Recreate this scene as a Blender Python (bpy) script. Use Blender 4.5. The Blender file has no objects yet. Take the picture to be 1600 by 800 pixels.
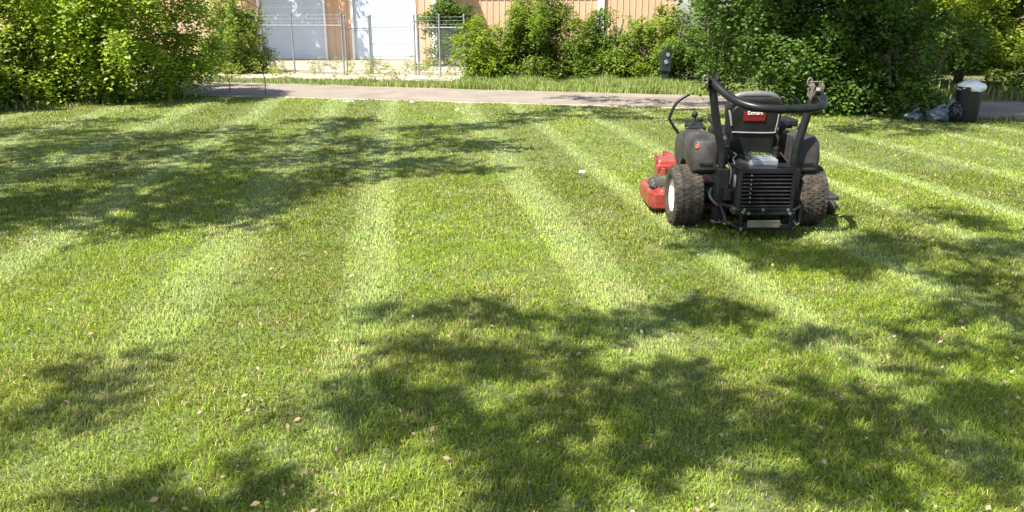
import bpy, math, random
import numpy as np
from mathutils import Vector, Matrix, Euler
R = math.radians
random.seed(7)
rng = np.random.default_rng(11)
scene = bpy.context.scene

# ------------------------------------------------------------------ camera
CAM_H = 1.6
cam_d = bpy.data.cameras.new('camera'); cam = bpy.data.objects.new('camera', cam_d)
scene.collection.objects.link(cam); scene.camera = cam
cam_d.sensor_width = 36; cam_d.lens = 27; cam_d.clip_end = 600; cam_d.clip_start = 0.05
PITCH = math.atan(365 / 1200)
cam.location = (0, 0, CAM_H); cam.rotation_euler = (math.pi / 2 - PITCH, 0, 0)

# ------------------------------------------------------------------ light
SUN_EL = 57.0
SUN_H = np.array([-0.78, -0.62]); SUN_H /= np.linalg.norm(SUN_H)      # horizontal direction towards the sun
COT = 1 / math.tan(R(SUN_EL))
w = bpy.data.worlds.new('World'); scene.world = w; w.use_nodes = True
nt = w.node_tree; nt.nodes.clear()
sky = nt.nodes.new('ShaderNodeTexSky'); sky.sky_type = 'NISHITA'; sky.sun_disc = False
sky.sun_elevation = R(SUN_EL); sky.sun_rotation = math.atan2(SUN_H[0], SUN_H[1])
sky.air_density = 1.0; sky.dust_density = 1.5
bg = nt.nodes.new('ShaderNodeBackground'); bg.inputs['Strength'].default_value = 0.085
wo = nt.nodes.new('ShaderNodeOutputWorld')
nt.links.new(sky.outputs[0], bg.inputs[0]); nt.links.new(bg.outputs[0], wo.inputs[0])
sun_d = bpy.data.lights.new('sun', 'SUN'); sun = bpy.data.objects.new('sun', sun_d)
scene.collection.objects.link(sun)
sun_d.energy = 5.0; sun_d.angle = R(0.55); sun_d.color = (1.0, 0.95, 0.86)
dvec = Vector((SUN_H[0] * math.cos(R(SUN_EL)), SUN_H[1] * math.cos(R(SUN_EL)), math.sin(R(SUN_EL))))
sun.rotation_euler = dvec.to_track_quat('Z', 'Y').to_euler(); sun.location = (-20, -10, 30)
vs = scene.view_settings
vs.view_transform = 'Standard'; vs.look = 'None'; vs.gamma = 1; vs.exposure = 1.5
scene.render.engine = 'CYCLES'
scene.cycles.max_bounces = 8; scene.cycles.transparent_max_bounces = 8

# ------------------------------------------------------------------ helpers
def tag(o, label=None, cat=None, group=None, kind=None):
    if label: o['label'] = label
    if cat: o['category'] = cat
    if group: o['group'] = group
    if kind: o['kind'] = kind
    return o

def empty(name, loc, label, cat, group=None, rz=0):
    o = bpy.data.objects.new(name, None); scene.collection.objects.link(o)
    o.location = loc; o.rotation_euler = (0, 0, rz); o.empty_display_size = 0.2
    return tag(o, label, cat, group)

class MB:
    """collects shapes into ONE mesh"""
    def __init__(s): s.v = []; s.f = []; s.n = 0
    def add(s, v, f):
        v = np.asarray(v, float)
        s.v.append(v); s.f += [tuple(int(i) + s.n for i in q) for q in f]; s.n += len(v); return s
    def box(s, c, d, rot=(0, 0, 0), taper=1.0):
        x, y, z = [k / 2 for k in d]
        v = np.array([[-x,-y,-z],[x,-y,-z],[x,y,-z],[-x,y,-z],[-x*taper,-y*taper,z],[x*taper,-y*taper,z],[x*taper,y*taper,z],[-x*taper,y*taper,z]])
        m = np.array(Euler(rot).to_matrix())
        return s.add(v @ m.T + np.array(c), [(0,3,2,1),(4,5,6,7),(0,1,5,4),(1,2,6,5),(2,3,7,6),(3,0,4,7)])
    def tube(s, pts, r, seg=12, smooth=0, closed=False):
        pts = [Vector(p) for p in pts]
        if smooth:
            q = []; n = len(pts); rr = r if hasattr(r, '__len__') else None; r2 = []
            for i in range(n - 1):
                p0 = pts[max(i-1, 0)]; p1 = pts[i]; p2 = pts[i+1]; p3 = pts[min(i+2, n-1)]
                for k in range(smooth):
                    t = k / smooth
                    q.append(0.5*((2*p1)+(p2-p0)*t+(2*p0-5*p1+4*p2-p3)*t*t+(3*p1-p0-3*p2+p3)*t**3))
                    if rr: r2.append(rr[i]*(1-t)+rr[i+1]*t)
            q.append(pts[-1])
            if rr: r2.append(rr[-1]); r = r2
            pts = q
        n = len(pts); rs = r if hasattr(r, '__len__') else [r]*n
        V = []; up = None
        for i, p in enumerate(pts):
            if closed: t = (pts[(i+1) % n] - pts[i-1]).normalized()
            else: t = (pts[min(i+1, n-1)] - pts[max(i-1, 0)]).normalized()
            if up is None:
                a = Vector((0,0,1)) if abs(t.z) < 0.9 else Vector((1,0,0))
                up = t.cross(a).normalized()
            up = (up - t*up.dot(t)).normalized(); sd = t.cross(up)
            for k in range(seg):
                an = 2*math.pi*k/seg
                V.append(tuple(p + (up*math.cos(an) + sd*math.sin(an))*rs[i]))
        F = []
        for i in range(n if closed else n-1):
            j = (i+1) % n
            for k in range(seg):
                l = (k+1) % seg
                F.append((i*seg+k, i*seg+l, j*seg+l, j*seg+k))
        if not closed:
            F.append(tuple(reversed(range(seg)))); F.append(tuple((n-1)*seg+k for k in range(seg)))
        return s.add(V, F)
    def lathe(s, prof, c=(0,0,0), axis='Z', seg=32, sq=1.0):
        V = []; F = []; n = len(prof)
        for k in range(seg):
            a = 2*math.pi*k/seg
            for r_, h_ in prof:
                x, y, z = r_*math.cos(a), r_*math.sin(a), h_
                if axis == 'X': x, y, z = z, x, y
                if axis == 'Y': x, y, z = y, z, x
                V.append((x+c[0], y+c[1], z+c[2]))
        for k in range(seg):
            l = (k+1) % seg
            for i in range(n-1):
                F.append((k*n+i, l*n+i, l*n+i+1, k*n+i+1))
        return s.add(V, F)
    def prism(s, poly, z0, z1, axis='Z', inset=0.0):
        """polygon (a,b) extruded; axis X: poly=(y,z); axis Y: poly=(x,z)"""
        n = len(poly); cx = sum(p[0] for p in poly)/n; cy = sum(p[1] for p in poly)/n
        def P(a, b, h):
            return {'Z': (a, b, h), 'X': (h, a, b), 'Y': (a, h, b)}[axis]
        V = [P(a, b, z0) for a, b in poly] + [P(cx+(a-cx)*(1-inset), cy+(b-cy)*(1-inset), z1) for a, b in poly]
        F = [tuple(reversed(range(n))), tuple(range(n, 2*n))] + [(i, (i+1) % n, n+(i+1) % n, n+i) for i in range(n)]
        return s.add(V, F)
    def build(s, name, mat, parent=None, bevel=0, smooth=False, seg=2):
        me = bpy.data.meshes.new(name)
        me.from_pydata([tuple(p) for p in np.concatenate(s.v)], [], s.f); me.update()
        bm_fix(me)
        o = bpy.data.objects.new(name, me); scene.collection.objects.link(o)
        me.materials.append(mat)
        if smooth:
            me.polygons.foreach_set('use_smooth', [True]*len(me.polygons))
            me.set_sharp_from_angle(angle=R(40)) if hasattr(me, 'set_sharp_from_angle') else None
        if bevel:
            b = o.modifiers.new('bevel', 'BEVEL'); b.width = bevel; b.segments = seg; b.limit_method = 'ANGLE'; b.angle_limit = R(45)
            b.harden_normals = False
        if parent: o.parent = parent
        return o

import bmesh
def bm_fix(me):
    bm = bmesh.new(); bm.from_mesh(me)
    bmesh.ops.recalc_face_normals(bm, faces=bm.faces); bm.to_mesh(me); bm.free()

def fast_mesh(name, V, F, mat, parent=None, col=None, smooth=False):
    """V (n,3), F (m,k) numpy; col (n,3) per-vertex base tint"""
    me = bpy.data.meshes.new(name); k = F.shape[1]
    me.vertices.add(len(V)); me.vertices.foreach_set('co', V.astype(np.float32).ravel())
    me.loops.add(F.size); me.loops.foreach_set('vertex_index', F.astype(np.int32).ravel())
    me.polygons.add(len(F)); me.polygons.foreach_set('loop_start', np.arange(0, F.size, k, dtype=np.int32))
    me.polygons.foreach_set('loop_total', np.full(len(F), k, dtype=np.int32))
    if smooth: me.polygons.foreach_set('use_smooth', np.ones(len(F), dtype=bool))
    me.update(calc_edges=True)
    if col is not None:
        a = me.color_attributes.new('tint', 'FLOAT_COLOR', 'POINT')
        c = np.ones((len(V), 4), np.float32); c[:, :3] = col
        a.data.foreach_set('color', c.ravel())
    me.materials.append(mat)
    o = bpy.data.objects.new(name, me); scene.collection.objects.link(o)
    if parent: o.parent = parent
    return o

def vnoise(x, y, sc, seed):
    g = np.random.default_rng(seed).random((64, 64))
    u = np.asarray(x)/sc + 1000.3; v = np.asarray(y)/sc + 1000.7
    i = np.floor(u).astype(int); j = np.floor(v).astype(int); fu = u-i; fv = v-j
    fu = fu*fu*(3-2*fu); fv = fv*fv*(3-2*fv)
    G = lambda a, b: g[a % 64, b % 64]
    return (G(i,j)*(1-fu)+G(i+1,j)*fu)*(1-fv)+(G(i,j+1)*(1-fu)+G(i+1,j+1)*fu)*fv

# ------------------------------------------------------------------ materials
def nodes_of(name):
    m = bpy.data.materials.new(name); m.use_nodes = True
    n = m.node_tree.nodes; b = n['Principled BSDF']
    return m, m.node_tree, n, b

def mat(name, col, rough=0.5, metal=0.0, var=0.15, scale=8.0, bump=0.0, bscale=60.0, dust=None, dustamt=0.4, dscale=5.0, coat=0.0, stretch=None):
    m, t, n, b = nodes_of(name)
    tc = n.new('ShaderNodeTexCoord'); src = tc.outputs['Object']
    if stretch:
        mp = n.new('ShaderNodeMapping'); mp.inputs['Scale'].default_value = stretch; t.links.new(src, mp.inputs[0]); src = mp.outputs[0]
    nz = n.new('ShaderNodeTexNoise'); nz.inputs['Scale'].default_value = scale; nz.inputs['Detail'].default_value = 6
    t.links.new(src, nz.inputs['Vector'])
    r = n.new('ShaderNodeValToRGB'); e = r.color_ramp.elements
    e[0].position = 0.3; e[1].position = 0.7
    e[0].color = (*[c*(1-var) for c in col], 1); e[1].color = (*[min(c*(1+var), 1) for c in col], 1)
    t.links.new(nz.outputs['Fac'], r.inputs[0]); out = r.outputs[0]
    if dust:
        n2 = n.new('ShaderNodeTexNoise'); n2.inputs['Scale'].default_value = dscale; n2.inputs['Detail'].default_value = 8; n2.inputs['Roughness'].default_value = 0.65
        t.links.new(src, n2.inputs['Vector'])
        r2 = n.new('ShaderNodeValToRGB'); r2.color_ramp.elements[0].position = 0.4; r2.color_ramp.elements[1].position = 0.72
        r2.color_ramp.elements[1].color = (dustamt, dustamt, dustamt, 1)
        t.links.new(n2.outputs['Fac'], r2.inputs[0])
        mx = n.new('ShaderNodeMix'); mx.data_type = 'RGBA'
        t.links.new(r2.outputs[0], mx.inputs['Factor']); t.links.new(out, mx.inputs['A']); mx.inputs['B'].default_value = (*dust, 1)
        out = mx.outputs['Result']
    t.links.new(out, b.inputs['Base Color'])
    b.inputs['Roughness'].default_value = rough; b.inputs['Metallic'].default_value = metal
    if coat: b.inputs['Coat Weight'].default_value = coat
    if bump:
        n3 = n.new('ShaderNodeTexNoise'); n3.inputs['Scale'].default_value = bscale; n3.inputs['Detail'].default_value = 5
        t.links.new(src, n3.inputs['Vector'])
        bp = n.new('ShaderNodeBump'); bp.inputs['Strength'].default_value = bump; bp.inputs['Distance'].default_value = 0.02
        t.links.new(n3.outputs['Fac'], bp.inputs['Height']); t.links.new(bp.outputs[0], b.inputs['Normal'])
    return m

def leaf_mat(name, trans=0.35, gain=(1.35, 1.25, 0.7), rough=0.45, spec=0.3):
    m, t, n, b = nodes_of(name)
    at = n.new('ShaderNodeAttribute'); at.attribute_name = 'tint'
    t.links.new(at.outputs['Color'], b.inputs['Base Color'])
    b.inputs['Roughness'].default_value = rough; b.inputs['Specular IOR Level'].default_value = spec
    tr = n.new('ShaderNodeBsdfTranslucent')
    mul = n.new('ShaderNodeVectorMath'); mul.operation = 'MULTIPLY'; mul.inputs[1].default_value = gain
    t.links.new(at.outputs['Color'], mul.inputs[0]); t.links.new(mul.outputs[0], tr.inputs[0])
    mx = n.new('ShaderNodeMixShader'); mx.inputs[0].default_value = trans
    t.links.new(b.outputs[0], mx.inputs[1]); t.links.new(tr.outputs[0], mx.inputs[2])
    t.links.new(mx.outputs[0], n['Material Output'].inputs[0])
    return m

M = {}
M['leaf'] = leaf_mat('leaf', 0.47)
M['blade'] = leaf_mat('grass_blade', 0.30, (1.3, 1.2, 0.7), 0.5, 0.25)
M['bark'] = mat('bark', (0.13, 0.10, 0.075), 0.9, var=0.4, scale=20, bump=0.6, bscale=30)
M['soil'] = mat('soil', (0.085, 0.085, 0.035), 0.95, var=0.35, scale=2.5, bump=0.6, bscale=40, dust=(0.10, 0.13, 0.035), dustamt=0.8, dscale=9)
M['turf'] = mat('turf_thatch', (0.07, 0.10, 0.022), 0.95, var=0.4, scale=14, bump=0.8, bscale=45, dust=(0.20, 0.17, 0.08), dustamt=0.5, dscale=18)
M['gravel'] = mat('gravel_yard', (0.34, 0.275, 0.205), 0.95, var=0.3, scale=5, bump=0.5, bscale=30, dust=(0.17, 0.19, 0.09), dustamt=0.45, dscale=1.2)
M['asphalt'] = mat('old_asphalt', (0.18, 0.15, 0.118), 0.93, var=0.2, scale=2, bump=0.3, bscale=60, dust=(0.25, 0.205, 0.155), dustamt=0.7, dscale=0.8)
M['sand'] = mat('road_edge_sand', (0.33, 0.27, 0.20), 0.95, var=0.3, scale=6, bump=0.4, bscale=50)
M['paint_black'] = mat('black_powder_coat', (0.008, 0.009, 0.0105), 0.36, var=0.3, scale=12, dust=(0.08, 0.07, 0.055), dustamt=0.08, dscale=9)
M['plastic'] = mat('faded_grey_plastic', (0.026, 0.0245, 0.0245), 0.5, var=0.25, scale=6, dust=(0.14, 0.12, 0.10), dustamt=0.35, dscale=7, bump=0.1, bscale=150)
M['plastic_dark'] = mat('dark_plastic', (0.009, 0.009, 0.0095), 0.55, var=0.25, scale=6, dust=(0.10, 0.11, 0.09), dustamt=0.14, dscale=8)
M['vinyl'] = mat('black_seat_vinyl', (0.010, 0.0095, 0.0095), 0.42, var=0.2, scale=10, bump=0.15, bscale=200, dust=(0.09, 0.08, 0.07), dustamt=0.15, dscale=5)
M['vinyl_highlight'] = mat('seat_cap_highlight', (0.11, 0.11, 0.11), 0.45, var=0.2, scale=10, bump=0.15, bscale=200)
M['piping'] = mat('grey_piping', (0.22, 0.22, 0.21), 0.5)
M['rubber'] = mat('dusty_tyre_rubber', (0.026, 0.023, 0.020), 0.9, var=0.3, scale=25, dust=(0.13, 0.10, 0.07), dustamt=0.65, dscale=14, bump=0.5, bscale=90)
M['rim'] = mat('pale_rim_paint', (0.72, 0.70, 0.64), 0.4, var=0.08, dust=(0.35, 0.32, 0.22), dustamt=0.3)
M['red'] = mat('red_deck_paint', (0.22, 0.019, 0.017), 0.38, var=0.18, scale=7, dust=(0.28, 0.12, 0.08), dustamt=0.5, dscale=10, coat=0.2)
M['metal'] = mat('grey_cast_metal', (0.42, 0.43, 0.45), 0.42, metal=0.75, var=0.25, scale=15, dust=(0.18, 0.17, 0.14), dustamt=0.4)
M['steel'] = mat('worn_steel', (0.22, 0.205, 0.17), 0.45, metal=0.5, var=0.2, scale=20, dust=(0.18, 0.14, 0.09), dustamt=0.6, dscale=25)
M['decal_red'] = mat('red_label', (0.20, 0.008, 0.010), 0.45, var=0.1)
M['decal_white'] = mat('white_lettering', (0.85, 0.82, 0.80), 0.45, var=0.03)
M['galv'] = mat('galvanised_steel', (0.24, 0.26, 0.28), 0.5, metal=0.35, var=0.15, scale=12)
M['peach'] = mat('peach_wall_panel', (0.52, 0.33, 0.205), 0.6, var=0.06, scale=0.8, dust=(.36,.24,.16), dustamt=.5, dscale=1.4, bump=0.05, stretch=(1, 1, 0.2))
M['trim'] = mat('white_trim', (0.80, 0.79, 0.76), 0.5, var=0.05)
M['door'] = mat('white_door_shade_tint', (0.47, 0.54, 0.64), 0.45, var=0.04, scale=1.5)  # white doors; the blue of their shade is mixed into the base colour
M['brown_trim'] = mat('brown_trim', (0.16, 0.08, 0.05), 0.6)
M['roof'] = mat('roof_sheet', (0.22, 0.17, 0.14), 0.6)
M['bin'] = mat('black_bin_plastic', (0.012, 0.012, 0.014), 0.5, var=0.2)
M['bag_white'] = mat('white_bag_film', (0.82, 0.82, 0.83), 0.35, var=0.06, scale=20, bump=0.3, bscale=30)
M['bag_blue'] = mat('pale_blue_bag_film', (0.10, 0.13, 0.155), 0.3, var=0.35, scale=9, bump=0.4, bscale=25)
M['bag_black'] = mat('black_bag_film', (0.02, 0.02, 0.024), 0.25, var=0.2, bump=0.4, bscale=25)
M['post'] = mat('dark_green_plastic', (0.016, 0.024, 0.024), 0.55, var=0.3)
M['post_grey'] = mat('grey_plate', (0.20, 0.22, 0.21), 0.5)
M['paper'] = mat('white_paper', (0.80, 0.79, 0.75), 0.7, var=0.05)
M['clip'] = mat('grass_clippings', (0.22, 0.27, 0.10), 0.9, var=0.4, scale=60, bump=0.5)

for k_ in ('paint_black', 'plastic', 'plastic_dark', 'vinyl', 'rubber'): M[k_].node_tree.nodes['Principled BSDF'].inputs['Specular IOR Level'].default_value = .28

# ------------------------------------------------------------------ ground
def sheet(name, poly, z, m, sub=0):
    me = bpy.data.meshes.new(name)
    me.from_pydata([(x, y, z) for x, y in poly], [], [tuple(range(len(poly)))]); me.update()
    if me.polygons[0].normal.z < 0: me.flip_normals()
    me.materials.append(m); o = bpy.data.objects.new(name, me); scene.collection.objects.link(o)
    return tag(o, kind='structure')
sheet('ground', [(-250,-60),(250,-60),(250,400),(-250,400)], 0, M['soil'])
NEAR = [(-30,24.5),(-12,19.4),(-6.96,18.0),(0,16.2),(3.77,15.15),(8.36,13.1),(12,11.8),(30,6)]      # lawn side road edge
FAR = [(30,10.5),(16,14.4),(10.53,16.2),(4.36,17.75),(0,19.1),(-8.45,21.9),(-14,23.6),(-30,28.5)]
LAWN = [(-30,-14),(20,-14),(20,9.1),(12,11.6),(8.36,12.85),(6,13.9),(3.77,14.95),(0,16.05),(-6.9,17.75),(-7.6,16.7),(-9.4,14.2),(-12,11.0),(-20,5)]
sheet('lawn', LAWN, 0.004, M['turf'])
rp = NEAR + FAR
wob = lambda P, a: [(x + random.uniform(-a, a), y + random.uniform(-a, a)) for x, y in P]
def dense(P, step, a):
    out = []
    for (x0, y0), (x1, y1) in zip(P[:-1], P[1:]):
        L = math.hypot(x1-x0, y1-y0); n = max(1, int(L/step))
        for i in range(n): out.append((x0+(x1-x0)*i/n + random.uniform(-a, a), y0+(y1-y0)*i/n + random.uniform(-a, a)))
    return out + [P[-1]]
sheet('road', dense(NEAR, .7, .05) + dense(FAR, .7, .06), 0.012, M['asphalt'])
sheet('road_edge', dense([(x, y-.28) for x, y in NEAR], .5, .07) + dense([(x, y+.1) for x, y in FAR], .5, .1), 0.008, M['sand'])
sheet('gravel_yard', dense([(-30,29.5),(-14,25.0),(-8.4,23.6),(-1.2,22.2),(-0.4,24.5),(-0.6,28),(1.5,34.5)], .8, .15) + [(-2, 39.5), (-30, 39.5)], 0.006, M['gravel'])

# ------------------------------------------------------------------ grass
SA = R(7.9); DIRX, DIRY = -math.sin(SA), math.cos(SA)
STR = np.array([-6.9,-5.5,-4.1,-2.72,-1.35,-0.30,1.20,2.17,3.30,4.35,5.25,6.5,8.0,9.2])
SW = np.array([.20,.22,.22,.2,.24,.18,.22,.14,.16,.12,.15,.15,.15,.15])
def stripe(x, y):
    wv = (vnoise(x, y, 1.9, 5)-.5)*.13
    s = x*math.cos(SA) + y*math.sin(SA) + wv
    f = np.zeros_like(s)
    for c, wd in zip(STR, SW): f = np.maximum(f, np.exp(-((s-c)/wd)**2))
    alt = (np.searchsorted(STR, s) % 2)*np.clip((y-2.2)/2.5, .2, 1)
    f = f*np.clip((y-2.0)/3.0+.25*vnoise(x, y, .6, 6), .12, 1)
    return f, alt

def inside(poly, x, y):
    r = np.zeros(len(x), bool); n = len(poly)
    for i in range(n):
        x0, y0 = poly[i]; x1, y1 = poly[(i+1) % n]
        c = ((y0 > y) != (y1 > y)) & (x < (x1-x0)*(y-y0)/((y1-y0) or 1e-9)+x0)
        r ^= c
    return r

def blades(x, y, hgt, wid, lean_dir, lean, col, seg2=True):
    n = len(x); a = rng.random(n)*2*np.pi
    wx, wy = np.cos(a)*wid/2, np.sin(a)*wid/2
    lx, ly = np.cos(lean_dir)*np.sin(lean), np.sin(lean_dir)*np.sin(lean); lz = np.cos(lean)
    b = np.stack([x, y, np.zeros(n)], 1); W = np.stack([wx, wy, np.zeros(n)], 1)
    mid = b + np.stack([lx*.35, ly*.35, lz*.0+.55], 1)*hgt[:, None]*np.array([1, 1, 1])
    tip = b + np.stack([lx, ly, np.maximum(lz, .15)*.5+.48*np.maximum(lz, .2)], 1)*hgt[:, None]
    if seg2:
        V = np.stack([b-W, b+W, mid+W*.8, mid-W*.8, tip], 1).reshape(-1, 3)
        i = np.arange(n)[:, None]*5
        F = np.concatenate([i+[0,1,2], i+[0,2,3], i+[3,2,4]], 0); k = 5
    else:
        V = np.stack([b-W, b+W, tip], 1).reshape(-1, 3); i = np.arange(n)[:, None]*3; F = i+[0,1,2]; k = 3
    return V, F, np.repeat(col, k, 0)

def grass_color(x, y, n, fs, alt):
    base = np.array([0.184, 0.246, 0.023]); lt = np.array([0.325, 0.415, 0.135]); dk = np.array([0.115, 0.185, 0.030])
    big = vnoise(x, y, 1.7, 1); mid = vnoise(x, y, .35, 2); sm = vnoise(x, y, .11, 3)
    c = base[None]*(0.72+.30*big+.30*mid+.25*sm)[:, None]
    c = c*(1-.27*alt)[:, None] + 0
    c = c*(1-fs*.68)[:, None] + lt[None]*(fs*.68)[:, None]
    yl = np.array([0.28, 0.27, 0.055]); ym = np.clip((vnoise(x, y, .5, 9)-.45)*1.3, 0, .6)*rng.random(n)
    c = c*(1-ym)[:, None] + yl[None]*ym[:, None]
    c *= (0.66+.68*rng.random(n))[:, None]
    d = rng.random(n); nb = np.clip(vnoise(x, y, .28, 21)*1.7-.6, 0.05, 1)
    dead = d < .20*nb; c[dead] = np.array([.48, .38, .20])*(0.6+.6*rng.random(dead.sum()))[:, None]
    return c

VV, FF, CC = [], [], []; off = 0
def scatter(y0, y1, dens, hgt, wid, seg2, margin=1.2):
    global off
    A = (y1-y0)*(2*(.74*y1+margin)); n = int(A*dens)
    x = (rng.random(n)*2-1)*(.74*y1+margin); y = y0+(y1-y0)*rng.random(n)
    k = (np.abs(x) < .74*y+margin) & inside(LAWN, x, y); 
    # denser tufts and thinner spots
    k &= rng.random(n) < np.clip(.35+1.1*vnoise(x, y, .09, 31)*(.5+vnoise(x, y, .4, 32)), 0, 1)
    x, y = x[k], y[k]; n = len(x)
    fs, alt = stripe(x, y)
    ld = np.where(fs > .4, np.pi/2+SA, rng.random(n)*2*np.pi) + rng.normal(0, .7, n)
    tuft = vnoise(x, y, .16, 8)
    ln = np.clip(rng.normal(.85, .38, n)+.2*(fs > .4), .1, 1.35)
    h = hgt*(.55+.7*tuft)*(.6+.7*rng.random(n))*(1-.15*fs)
    V, F, C = blades(x, y, h, wid*(.7+.6*rng.random(n)), ld, ln, grass_color(x, y, n, fs, alt), seg2)
    V[:, 2] += .004
    VV.append(V); FF.append(F+off); CC.append(C); off += len(V)
scatter(1.6, 3.6, 17000, .037, .0036, True)
scatter(3.6, 5.5, 10000, .037, .0044, True)
scatter(5.5, 8.5, 4800, .037, .0066, True)
scatter(8.5, 12.5, 1700, .042, .0115, False)
scatter(12.5, 19, 900, .042, .018, False)
g = fast_mesh('grass', np.concatenate(VV), np.concatenate(FF), M['blade'], col=np.concatenate(CC))
tag(g, 'mown lawn grass in pale and dark mowing stripes', 'grass', kind='stuff')

# low broad weeds and fallen leaf scraps among the grass
def leafcards(cx, cy, cz, n0, size, col, flat=.5, fold=.25):
    """n cards at centres with random orientation around up"""
    n = len(cx); a = rng.random(n)*2*np.pi
    d = np.stack([np.cos(a), np.sin(a), rng.normal(0, flat, n)], 1); d /= np.linalg.norm(d, axis=1)[:, None]
    nn = rng.normal(0, flat, (n, 3)) + np.array([0, 0, 1.0]) if n0 is None else n0 + rng.normal(0, flat, (n, 3))
    sdv = np.cross(d, nn); sdv /= np.linalg.norm(sdv, axis=1)[:, None]+1e-9
    up = np.cross(sdv, d); c = np.stack([cx, cy, cz], 1); s = size[:, None]
    V = np.stack([c-d*s*.5, c+sdv*s*.3+up*s*fold*.4, c+d*s*.5, c-sdv*s*.3+up*s*fold*.4], 1).reshape(-1, 3)
    i = np.arange(n)[:, None]*4
    return V, np.concatenate([i+[0,1,2], i+[0,2,3]], 0), np.repeat(col, 4, 0)
n = 20000; y = 2.0+7*rng.random(n)**1.3; x = (rng.random(n)*2-1)*(.72*y+.5)
k = vnoise(x, y, .35, 41) > .52; x, y = x[k], y[k]; n = len(x)
V, F, C = leafcards(x, y, .018+.016*rng.random(n), None, .012+.010*rng.random(n), np.array([.12,.20,.026])*(.6+.8*rng.random((n,1))), .5)
tag(fast_mesh('clover', V, F, M['blade'], col=C), 'small clover leaves growing low in the lawn', 'clover', kind='stuff')
n = 2600; y = 2.1+7.5*rng.random(n)**1.4; x = (rng.random(n)*2-1)*(.7*y+.4)
k = rng.random(n) < np.clip(1.6*vnoise(x, y, .8, 51)-.2, 0, 1); x, y = x[k], y[k]; n = len(x)
V, F, C = leafcards(x, y, .03+.02*rng.random(n), None, .013+.024*rng.random(n)**2, np.array([.60,.41,.29])*(.5+.7*rng.random((n,1))), .45)
tag(fast_mesh('dry_leaves', V, F, M['leaf'], col=C), 'small dry tan leaves scattered over the lawn', 'dry leaves', kind='stuff')

# ------------------------------------------------------------------ foliage
def sprigs(c, dirv, k, length, size, cols, droop=.5, flat=.45):
    """c (n,3) sprig bases, dirv outward; k leaves along each"""
    n = len(c); t = (np.arange(k)+.6)/k
    P = c[:, None, :] + dirv[:, None, :]*length[:, None, None]*t[None, :, None]
    P[:, :, 2] -= droop*length[:, None]*t[None, :]**2
    P += rng.normal(0, .28, P.shape)*size.reshape(n, 1, 1)*1.3
    sz = np.repeat(size, k)*(.7+.6*rng.random(n*k)); P = P.reshape(-1, 3)
    nn = np.repeat(dirv*.55+np.array([0, 0, .75]), k, 0)
    col = np.repeat(cols, k, 0)*(.8+.4*rng.random((n*k, 1)))
    return leafcards(P[:, 0], P[:, 1], P[:, 2], nn, sz, col, flat, .3)

def crown(blobs, dens, size, base, var=.35, k=7, yel=(.2, .23, .03), yamt=.35, hollow=.55, length=.32, droop=.5, lump=.3, flat=.45):
    Vs, Fs, Cs = [], [], []; o = 0
    for bl in blobs:
        cx, cy, cz, rx, ry, rz = bl
        vol = (rx*ry*rz)**(2/3); n = max(6, int(dens*vol))
        # sub-lumps give an uneven outline
        m = max(5, int(6+vol*4)); ld = rng.normal(0, 1, (m, 3)); ld /= np.linalg.norm(ld, axis=1)[:, None]
        lr = rng.uniform(hollow, 1.0, m); lc = ld*lr[:, None]
        j = rng.integers(0, m, n); d = rng.normal(0, 1, (n, 3)); d /= np.linalg.norm(d, axis=1)[:, None]
        p = lc[j] + d*(lump*rng.random(n)**.5)[:, None]
        q = p/ (np.linalg.norm(p, axis=1)[:, None]+1e-6)
        c = np.array([cx, cy, cz]) + p*np.array([rx, ry, rz])
        ok = c[:, 2] > .12; c = c[ok]; q = q[ok]; jj = j[ok]; dd = d[ok]; n = len(c)
        dirv = q*.7+dd*.5; dirv /= np.linalg.norm(dirv, axis=1)[:, None]
        lumpcol = (1-var/2+var*rng.random(m))[jj]; yv = (rng.random(m)*yamt)[jj]
        cols = np.array(base)[None]*lumpcol[:, None]; cols = cols*(1-yv)[:, None]+np.array(yel)[None]*yv[:, None]
        V, F, C = sprigs(c, dirv, k, length*(.6+.8*rng.random(n)), np.full(n, size), cols, droop, flat)
        Vs.append(V); Fs.append(F+o); Cs.append(C); o += len(V)
    V = np.concatenate(Vs); V[:, 2] = np.maximum(V[:, 2], .03)
    return V, np.concatenate(Fs), np.concatenate(Cs)

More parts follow.
